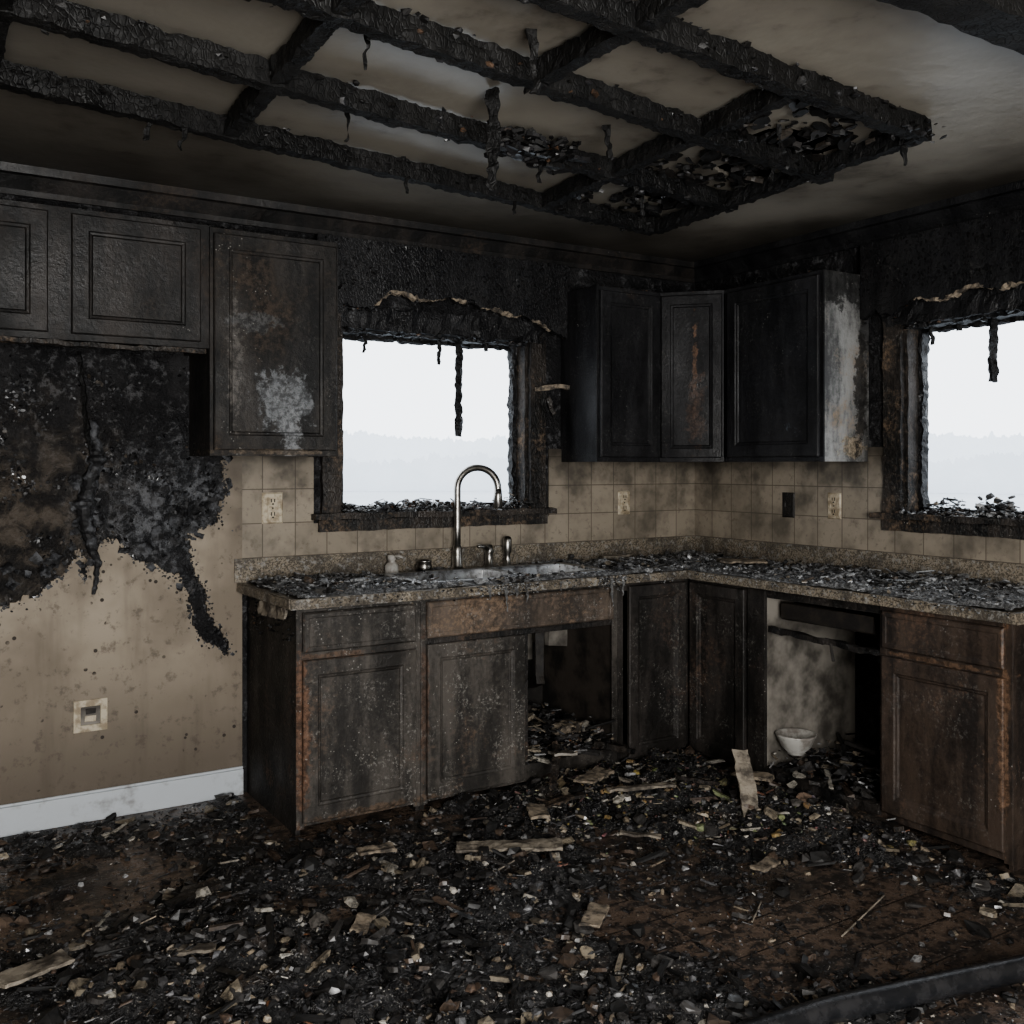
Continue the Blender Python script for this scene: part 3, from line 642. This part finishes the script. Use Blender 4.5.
b=MB(); c=V((-1.70,-.085,.868)); b.lathe(c,[(0,.0005),(.034,.0005),(.036,.03),(.03,.045),(.036,.05),(.034,.058),(0,.062)],'fauc',20); b.fin('drain_strainer',smooth=True)

def outlet(fr,u,z,w=.078,h=.122,k='plate'):
    b=MB(); f=lambda q:fr(V((u+q[0],q[1],z+q[2])))
    b.slabfront(f,-w/2,w/2,-h/2,h/2,k,th=.007)
    for s in (-.028,.028):
        b.box((-.017,.0045,s-.018),(.017,.0085,s+.018),k,f)
        for x in (-.007,.007): b.box((x-.0022,.0085,s-.004),(x+.0022,.0095,s+.011),'dark',f)
        b.box((-.004,.0085,s-.014),(.004,.0095,s-.008),'dark',f)
    b.box((-.003,.0045,-.003),(.003,.0075,.003),'dark',f)
    b.fin('wall_outlet',bevel=.001)
fb=lambda q:V((q[0],-.0082-q[1],q[2])); fr2=lambda q:V((-.0082-q[1],-q[0],q[2]))
outlet(fb,-2.372,1.17,.09,.13); outlet(fb,-.50,1.155); outlet(fr2,.674,1.155,k='side_l'); outlet(fr2,.952,1.16)
fo=lambda q:V((q[0],-.0142-q[1],q[2]))
b=MB(); f=lambda q:fo(V((-3.084+q[0],q[1],.40+q[2])))
for a,c in (((-.06,-.06),(.06,-.035)),((-.06,.035),(.06,.06)),((-.06,-.035),(-.035,.035)),((.035,-.035),(.06,.035))): b.box((a[0],0,a[1]),(c[0],.007,c[1]),'plate',f)
b.box((-.035,.0,-.035),(.035,.002,.035),'pale',f); b.box((-.02,.002,-.022),(.02,.007,-.002),'plate',f,.002); b.box((-.018,.002,.006),(.02,.006,.026),'dark',f,.002); b.fin('wall_outlet',bevel=.001)

# ------------------------------------------------------------ floor rubble
G=[(-1.25,-.72,.35,.8),(-.85,-1.4,.35,.7),(-.80,-.80,.35,.5),(-3.2,-1.45,.5,.50),(-2.5,-1.75,.55,.65),(-2.7,-.85,.3,.30),(-2.0,-1.0,.4,.30),(-1.9,-1.4,.3,.20),(-.9,-1.75,.25,.35),(-2.1,-2.1,.3,.4),
   (-1.85,-1.72,.20,-.6),(-1.28,-2.2,.34,-.70),(-3.1,-.55,.24,-.55),(-2.6,-1.2,.18,-.40),(-1.3,-1.6,.25,-.35)]
def dens(x,y):
    d=.38+.65*noise.fractal(V((x*1.9,y*1.9,7)),1,2,3)
    for gx,gy,r,a in G: d+=a*math.exp(-((x-gx)**2+(y-gy)**2)/(2*r*r*.6))
    return max(0,min(1.4,d))
def hf(x,y):
    d=dens(x,y)
    return d*.064+noise.fractal(V((x*9,y*9,2)),.8,2,5)*.028*(.4+d)-.032
b=MB(); st=.013; xa,xb,ya,yb=-4.3,-.56,-3.3,-.035; nx=int((xb-xa)/st);ny=int((yb-ya)/st); idx={};vs=[];fs=[]
def valid(x,y):
    if y<-3.3: return False
    if x>-2.52 and y>-.60: return False
    if x>-.60: return False
    return True
hh={}
for i in range(nx+1):
    for j in range(ny+1):
        x=xa+i*st;y=ya+j*st
        if valid(x,y): hh[i,j]=(x,y,hf(x,y))
for (i,j) in list(hh):
    k4=[(i,j),(i+1,j),(i+1,j+1),(i,j+1)]
    if all(k in hh for k in k4) and max(hh[k][2] for k in k4)>0:
        f=[]
        for k in k4:
            if k not in idx: idx[k]=len(vs); vs.append((hh[k][0],hh[k][1],max(hh[k][2],.0008)))
            f.append(idx[k])
        fs.append(tuple(f))
b.add(vs,fs,'rub')
b.fin('rubble_bed',smooth=True)
CL=[(-2.35,-1.1,.10),(-2.7,-1.25,.09),(-3.3,-1.05,.10),(-1.25,-.92,.14),(-1.0,-1.25,.12),(-.82,-1.55,.12),(-3.0,-.95,.10),(-2.15,-1.9,.09),(-2.9,-1.6,.09),(-1.65,-1.15,.12),(-1.2,-1.95,.08),(-1.6,-.85,.12)]
b=MB(); n=0
while n<32000:
    x=U(-4.2,-.62);y=U(-3.1,-.05)
    if not valid(x+.02,y): continue
    if y<-1.3-.64*(x+3.5)-.5 : continue
    d=dens(x,y)
    if R()>.07+d: continue
    r=R(); sz=U(.004,.012) if r<.78 else (U(.010,.028) if r<.972 else U(.03,.065))
    z=max(0,hf(x,y))+sz*.12
    tan=math.exp(-((x+.85)**2+(y+1.25)**2)/.18)+math.exp(-((x+1.3)**2+(y+.85)**2)/.12)
    c=pick(COLS if sz<.012 else (MID if sz<.028 else BIG))
    if R()<.24*tan: c=(.25*U(.7,1.3),.21*U(.7,1.2),.15*U(.6,1.2))
    if R()<.36*max(math.exp(-((x-a)**2+(y-e)**2)/(r_*r_)) for a,e,r_ in CL): c=pick(LITE)
    kd=random.choice(('lump','lump','lump','shard','stick')) if sz<.03 else random.choice(('shard','shard','shard','stick','lump'))
    b.chunk((x,y,z),sz,kd,c); n+=1
for i in range(1500):
    x=U(-1.48,-1.03);y=U(-.60,-.05); sz=U(.008,.03) if R()<.85 else U(.03,.07); b.chunk((x,y,.11+U(0,.09)*R()*(1+.8*(x+1.4))),sz,random.choice(('lump','shard','stick')),pick(MID if sz<.03 else BIG))
for i in range(1900):
    x=U(-.60,-.05);y=U(-1.62,-1.10); sz=U(.008,.03) if R()<.85 else U(.03,.08); b.chunk((x,y,.02+U(0,.15)*R()),sz,random.choice(('lump','shard','stick')),pick(MID if sz<.03 else BIG))
b.fin('fire_debris')
b=MB()
def board(x,y,z,l,w,t,ang,k='plank',tilt=0,pitch=0):
    m=Matrix.Translation((x,y,z))@Matrix.Rotation(ang,4,'Z')@Matrix.Rotation(pitch,4,'Y')@Matrix.Rotation(tilt,4,'X')
    b.sweep([m@V((-l/2,0,0)),m@V((l/2,0,0))],w,t,k,amp=.006,fsc=32,step=.012,n=4)
board(-1.95,-1.2,.055,.36,.085,.010,-.5); board(-1.22,-1.02,.08,.28,.03,.012,-.3,'plank'); board(-1.35,-.88,.11,.18,.08,.010,.4,'tan')
board(-3.42,-1.22,.04,.18,.08,.010,.3); board(-2.35,-1.0,.06,.12,.05,.010,-.2,'tan'); board(-.93,-1.30,.11,.32,.065,.012,1.0,'plank',0,-.75)
board(-1.1,-.7,.14,.2,.06,.025,.2,'casing',0,.3); board(-1.45,-.75,.13,.25,.03,.02,.9,'casing',0,-.4); board(-2.95,-1.0,.05,.2,.05,.015,.5,'casing')
board(-1.15,-.42,.17,.13,.08,.045,.3,'tan'); board(-.75,-1.75,.08,.26,.04,.015,1.3,'casing',0,.1); board(-2.0,-1.75,.04,.14,.06,.008,.7,'tan'); board(-3.3,-.62,.025,.26,.12,.010,.4,'casing')
board(-1.0,-1.1,.09,.25,.02,.015,.1,'side_l',0,.3); board(-1.55,-.95,.07,.2,.04,.010,.1,'casing'); board(-.78,-1.2,.10,.14,.06,.015,2.0,'tan',.3); board(-.7,-1.45,.12,.2,.04,.015,.6,'casing',0,.3)
board(-1.7,-1.0,.07,.13,.07,.010,1.1,'tan'); board(-3.05,-1.35,.05,.12,.05,.008,-.4,'plank'); board(-2.6,-1.45,.05,.10,.05,.008,.9,'tan'); board(-1.5,-1.35,.05,.15,.03,.008,-.9,'plank'); board(-1.3,-1.75,.04,.11,.05,.008,.2,'tan'); board(-1.38,-.70,.16,.15,.09,.010,1.2,'pale',.4,.2)
b.fin('broken_boards')
b=MB()
for p in (((-1.45,-2.18,.012),(-1.12,-2.07,.012)),((-1.6,-1.98,.012),(-1.48,-1.9,.012)),((-2.1,-1.35,.05),(-1.9,-1.28,.06))): b.tube(p,.0025,'plank',8)
b.fin('wood_splinters')
b=MB(); b.lathe((-.50,-1.16,.135),[(0,.0),(.035,.0),(.037,.008),(.06,.03),(.082,.075),(.085,.085),(.08,.085),(.056,.033),(.03,.012),(0,.012)],'porc'); b.fin('ceramic_bowl',smooth=True)
b=MB(); hp=[]
P0=[V((-3.0,-2.6,.04)),V((-2.4,-2.43,.04)),V((-1.922,-2.446,.04)),V((-1.64,-2.50,.04)),V((-1.286,-2.58,.04)),V((-.8,-2.70,.04)),V((-.25,-2.85,.04))]
for i in range(1,len(P0)-2):
    for k in range(12):
        t=k/12;p0,p1,p2,p3=P0[i-1:i+3]
        hp.append(.5*((2*p1)+(p2-p0)*t+(2*p0-5*p1+4*p2-p3)*t*t+(3*p1-p0-3*p2+p3)*t**3))
b.tube(hp,.031,'hose',20); b.fin('fire_hose',smooth=True)

# counter ash: a low drifting layer plus flakes
def cin(x,y):
    if SX[0]-.03<x<SX[1]+.02 and SY[0]-.03<y<SY[1]+.03: return False
    return (-2.50<x<-.03 and -.635<y<-.03) or (-.635<x<-.03 and -2.20<y<-.03)
def ch(x,y):
    e=min(1,max(0,min(-.03-y,-.03-x, (y+.64) if x<-.64 else (x+.64), x+2.51, y+2.21))/.03)
    if x>-.64 and y>-.64: e=min(1,min(-.03-y,-.03-x)/.03)
    a=.55+.9*noise.fractal(V((x*4,y*4,9)),1,2,3)+.25*math.exp(-((y+1.6)**2)/.2)
    return (a*.020+noise.fractal(V((x*22,y*22,2)),.8,2,4)*.010)*e-.003
b=MB(); st=.010; hh={}; idx={}; vs=[]; fs=[]
for i in range(int(2.5/st)):
    for j in range(int(2.2/st)):
        x=-2.51+i*st;y=-2.21+j*st
        if cin(x,y): hh[i,j]=(x,y,ch(x,y))
for (i,j) in list(hh):
    k4=[(i,j),(i+1,j),(i+1,j+1),(i,j+1)]
    if all(k in hh for k in k4) and max(hh[k][2] for k in k4)>0:
        f=[]
        for k in k4:
            if k not in idx: idx[k]=len(vs); vs.append((hh[k][0],hh[k][1],.8688+max(0,hh[k][2])))
            f.append(idx[k])
        fs.append(tuple(f))
b.add(vs,fs,'ash')
for i in range(16000):
    if R()<.5: x=U(-2.50,-.05);y=U(-.635,-.03)
    else: x=U(-.635,-.03);y=U(-2.19,-.05)
    if not cin(x,y) and R()<.96: continue
    h=ch(x,y)
    if R()>.25+h*40: continue
    r=R(); sz=U(.004,.009) if r<.8 else U(.010,.026)
    b.chunk((x,y,.869+max(0,h)+sz*.12+R()*.003),sz,random.choice(('lump','shard','shard')),pick(ASH),rot=Matrix.Rotation(U(0,6),3,'Z')@Matrix.Rotation(U(-.25,.25),3,'X'))
for cx,cy,n,s in ((-1.55,-.60,260,.04),(-.80,-.40,300,.1),(-2.15,-.35,160,.12),(-.35,-.3,200,.12),(-.3,-1.0,260,.14),(-.3,-1.6,500,.18),(-2.3,-.3,120,.1)):
    for i in range(n): 
        x=min(max(cx+random.gauss(0,s*1.3),-2.5),-.05); y=min(max(cy+random.gauss(0,s),-2.2),-.05)
        if x<-.62 : y=max(y,-.62)
        b.chunk((x,y,.872+max(0,ch(x,y))+abs(random.gauss(0,.008))),U(.006,.022) if R()<.85 else U(.02,.045),random.choice(('lump','shard','shard','stick')),pick(ASH))
for i in range(900):
    x=random.choice((U(-1.75,-1.45),U(-1.15,-1.0),U(-2.4,-.7))); b.chunk((x,-.648+U(-.004,.004),.868-abs(random.gauss(0,.022))),U(.004,.014),'lump',pick(ASH))
for i in range(250):
    y=U(-2.2,-.7); b.chunk((-.648+U(-.004,.004),y,.868-abs(random.gauss(0,.012))),U(.004,.012),'lump',pick(ASH))
for x,l in ((-1.62,.10),(-1.52,.07),(-1.70,.05),(-1.08,.12),(-1.02,.08),(-1.35,.04),(-1.57,.05)):
    b.sweep([(x,-.648,.86),(x+.005,-.648,.86-l)],.012,.008,'deb',amp=.006,step=.006,n=2,fsc=60,taper=lambda t:1-.7*t,col=(.10,.10,.10))
b.fin('counter_ash_debris')
b=MB(); b.sweep([(-.42,-.62,.899),(-.25,-.75,.899)],.12,.010,'tan',amp=.008,step=.012,n=4); b.sweep([(-.75,-.15,.897),(-.6,-.18,.897)],.05,.012,'plank',amp=.005); b.fin('plaster_fragments')

# ------------------------------------------------------------ outside
b=MB(); b.box((-90,.3,-.6),(140,160,-.5),'snow'); b.box((.3,-90,-.6),(140,.3,-.5),'snow'); b.fin('ground_outside')
b=MB()
for rad,k,hb,sd in ((80,'tree',3.6,0),(66,'tree2',1.6,5)):
    vs=[];fs=[];n=2600
    for i in range(n):
        a=-.6+2.9*i/(n-1); p=V((rad*math.sin(a),rad*math.cos(a),0))
        h=hb+.6*noise.fractal(V((a*9,sd,0)),1,2,3)+.7*abs(noise.noise(V((a*55,sd,1))))+.35*noise.fractal(V((a*220,3,sd)),.7,2,4)
        vs+= [(p.x,p.y,-.6),(p.x,p.y,max(.3,h))]
    for i in range(n-1): fs.append((2*i,2*i+2,2*i+3,2*i+1))
    b.add(vs,fs,k)
b.fin('distant_treeline')

# ------------------------------------------------------------ lights / world / camera
w=bpy.data.worlds.new('overcast'); bpy.context.scene.world=w; w.use_nodes=True
bg=w.node_tree.nodes['Background']; bg.inputs[0].default_value=(.89,.94,1,1); bg.inputs[1].default_value=3.0
def area(name,loc,tgt,sx,sy,e,col=(1,1,1),portal=False):
    l=bpy.data.lights.new(name,'AREA'); l.shape='RECTANGLE'; l.size=sx; l.size_y=sy; l.energy=e; l.color=col
    o=bpy.data.objects.new(name,l); bpy.context.collection.objects.link(o); o.location=loc
    o.rotation_euler=(V(tgt)-V(loc)).to_track_quat('-Z','Y').to_euler()
    if portal: l.cycles.is_portal=True
    return o
area('portal_w1',(-1.58,.16,1.55),(-1.58,-1,1.55),1.0,.85,1,portal=True)
area('portal_w2',(.16,-1.81,1.55),(-1,-1.81,1.55),1.0,.85,1,portal=True)
area('rear_fill_lamp',(-3.6,-5.3,1.25),(-1.9,-.2,1.05),1.4,1.4,180,(1,.975,.94))  # unseen fill lamp, added behind the camera to brighten the room
cam=bpy.data.cameras.new('camera'); co=bpy.data.objects.new('camera',cam); bpy.context.collection.objects.link(co)
co.location=(-3.76,-4.08,1.35); co.rotation_euler=(math.radians(90),0,math.radians(-32.3))
cam.sensor_width=36; cam.lens=35.16; cam.shift_y=-47/1024; cam.clip_start=.05; cam.clip_end=400
bpy.context.scene.camera=co
try: bpy.context.scene.view_settings.look='AgX - Medium High Contrast'
except Exception as ex_: print(ex_)
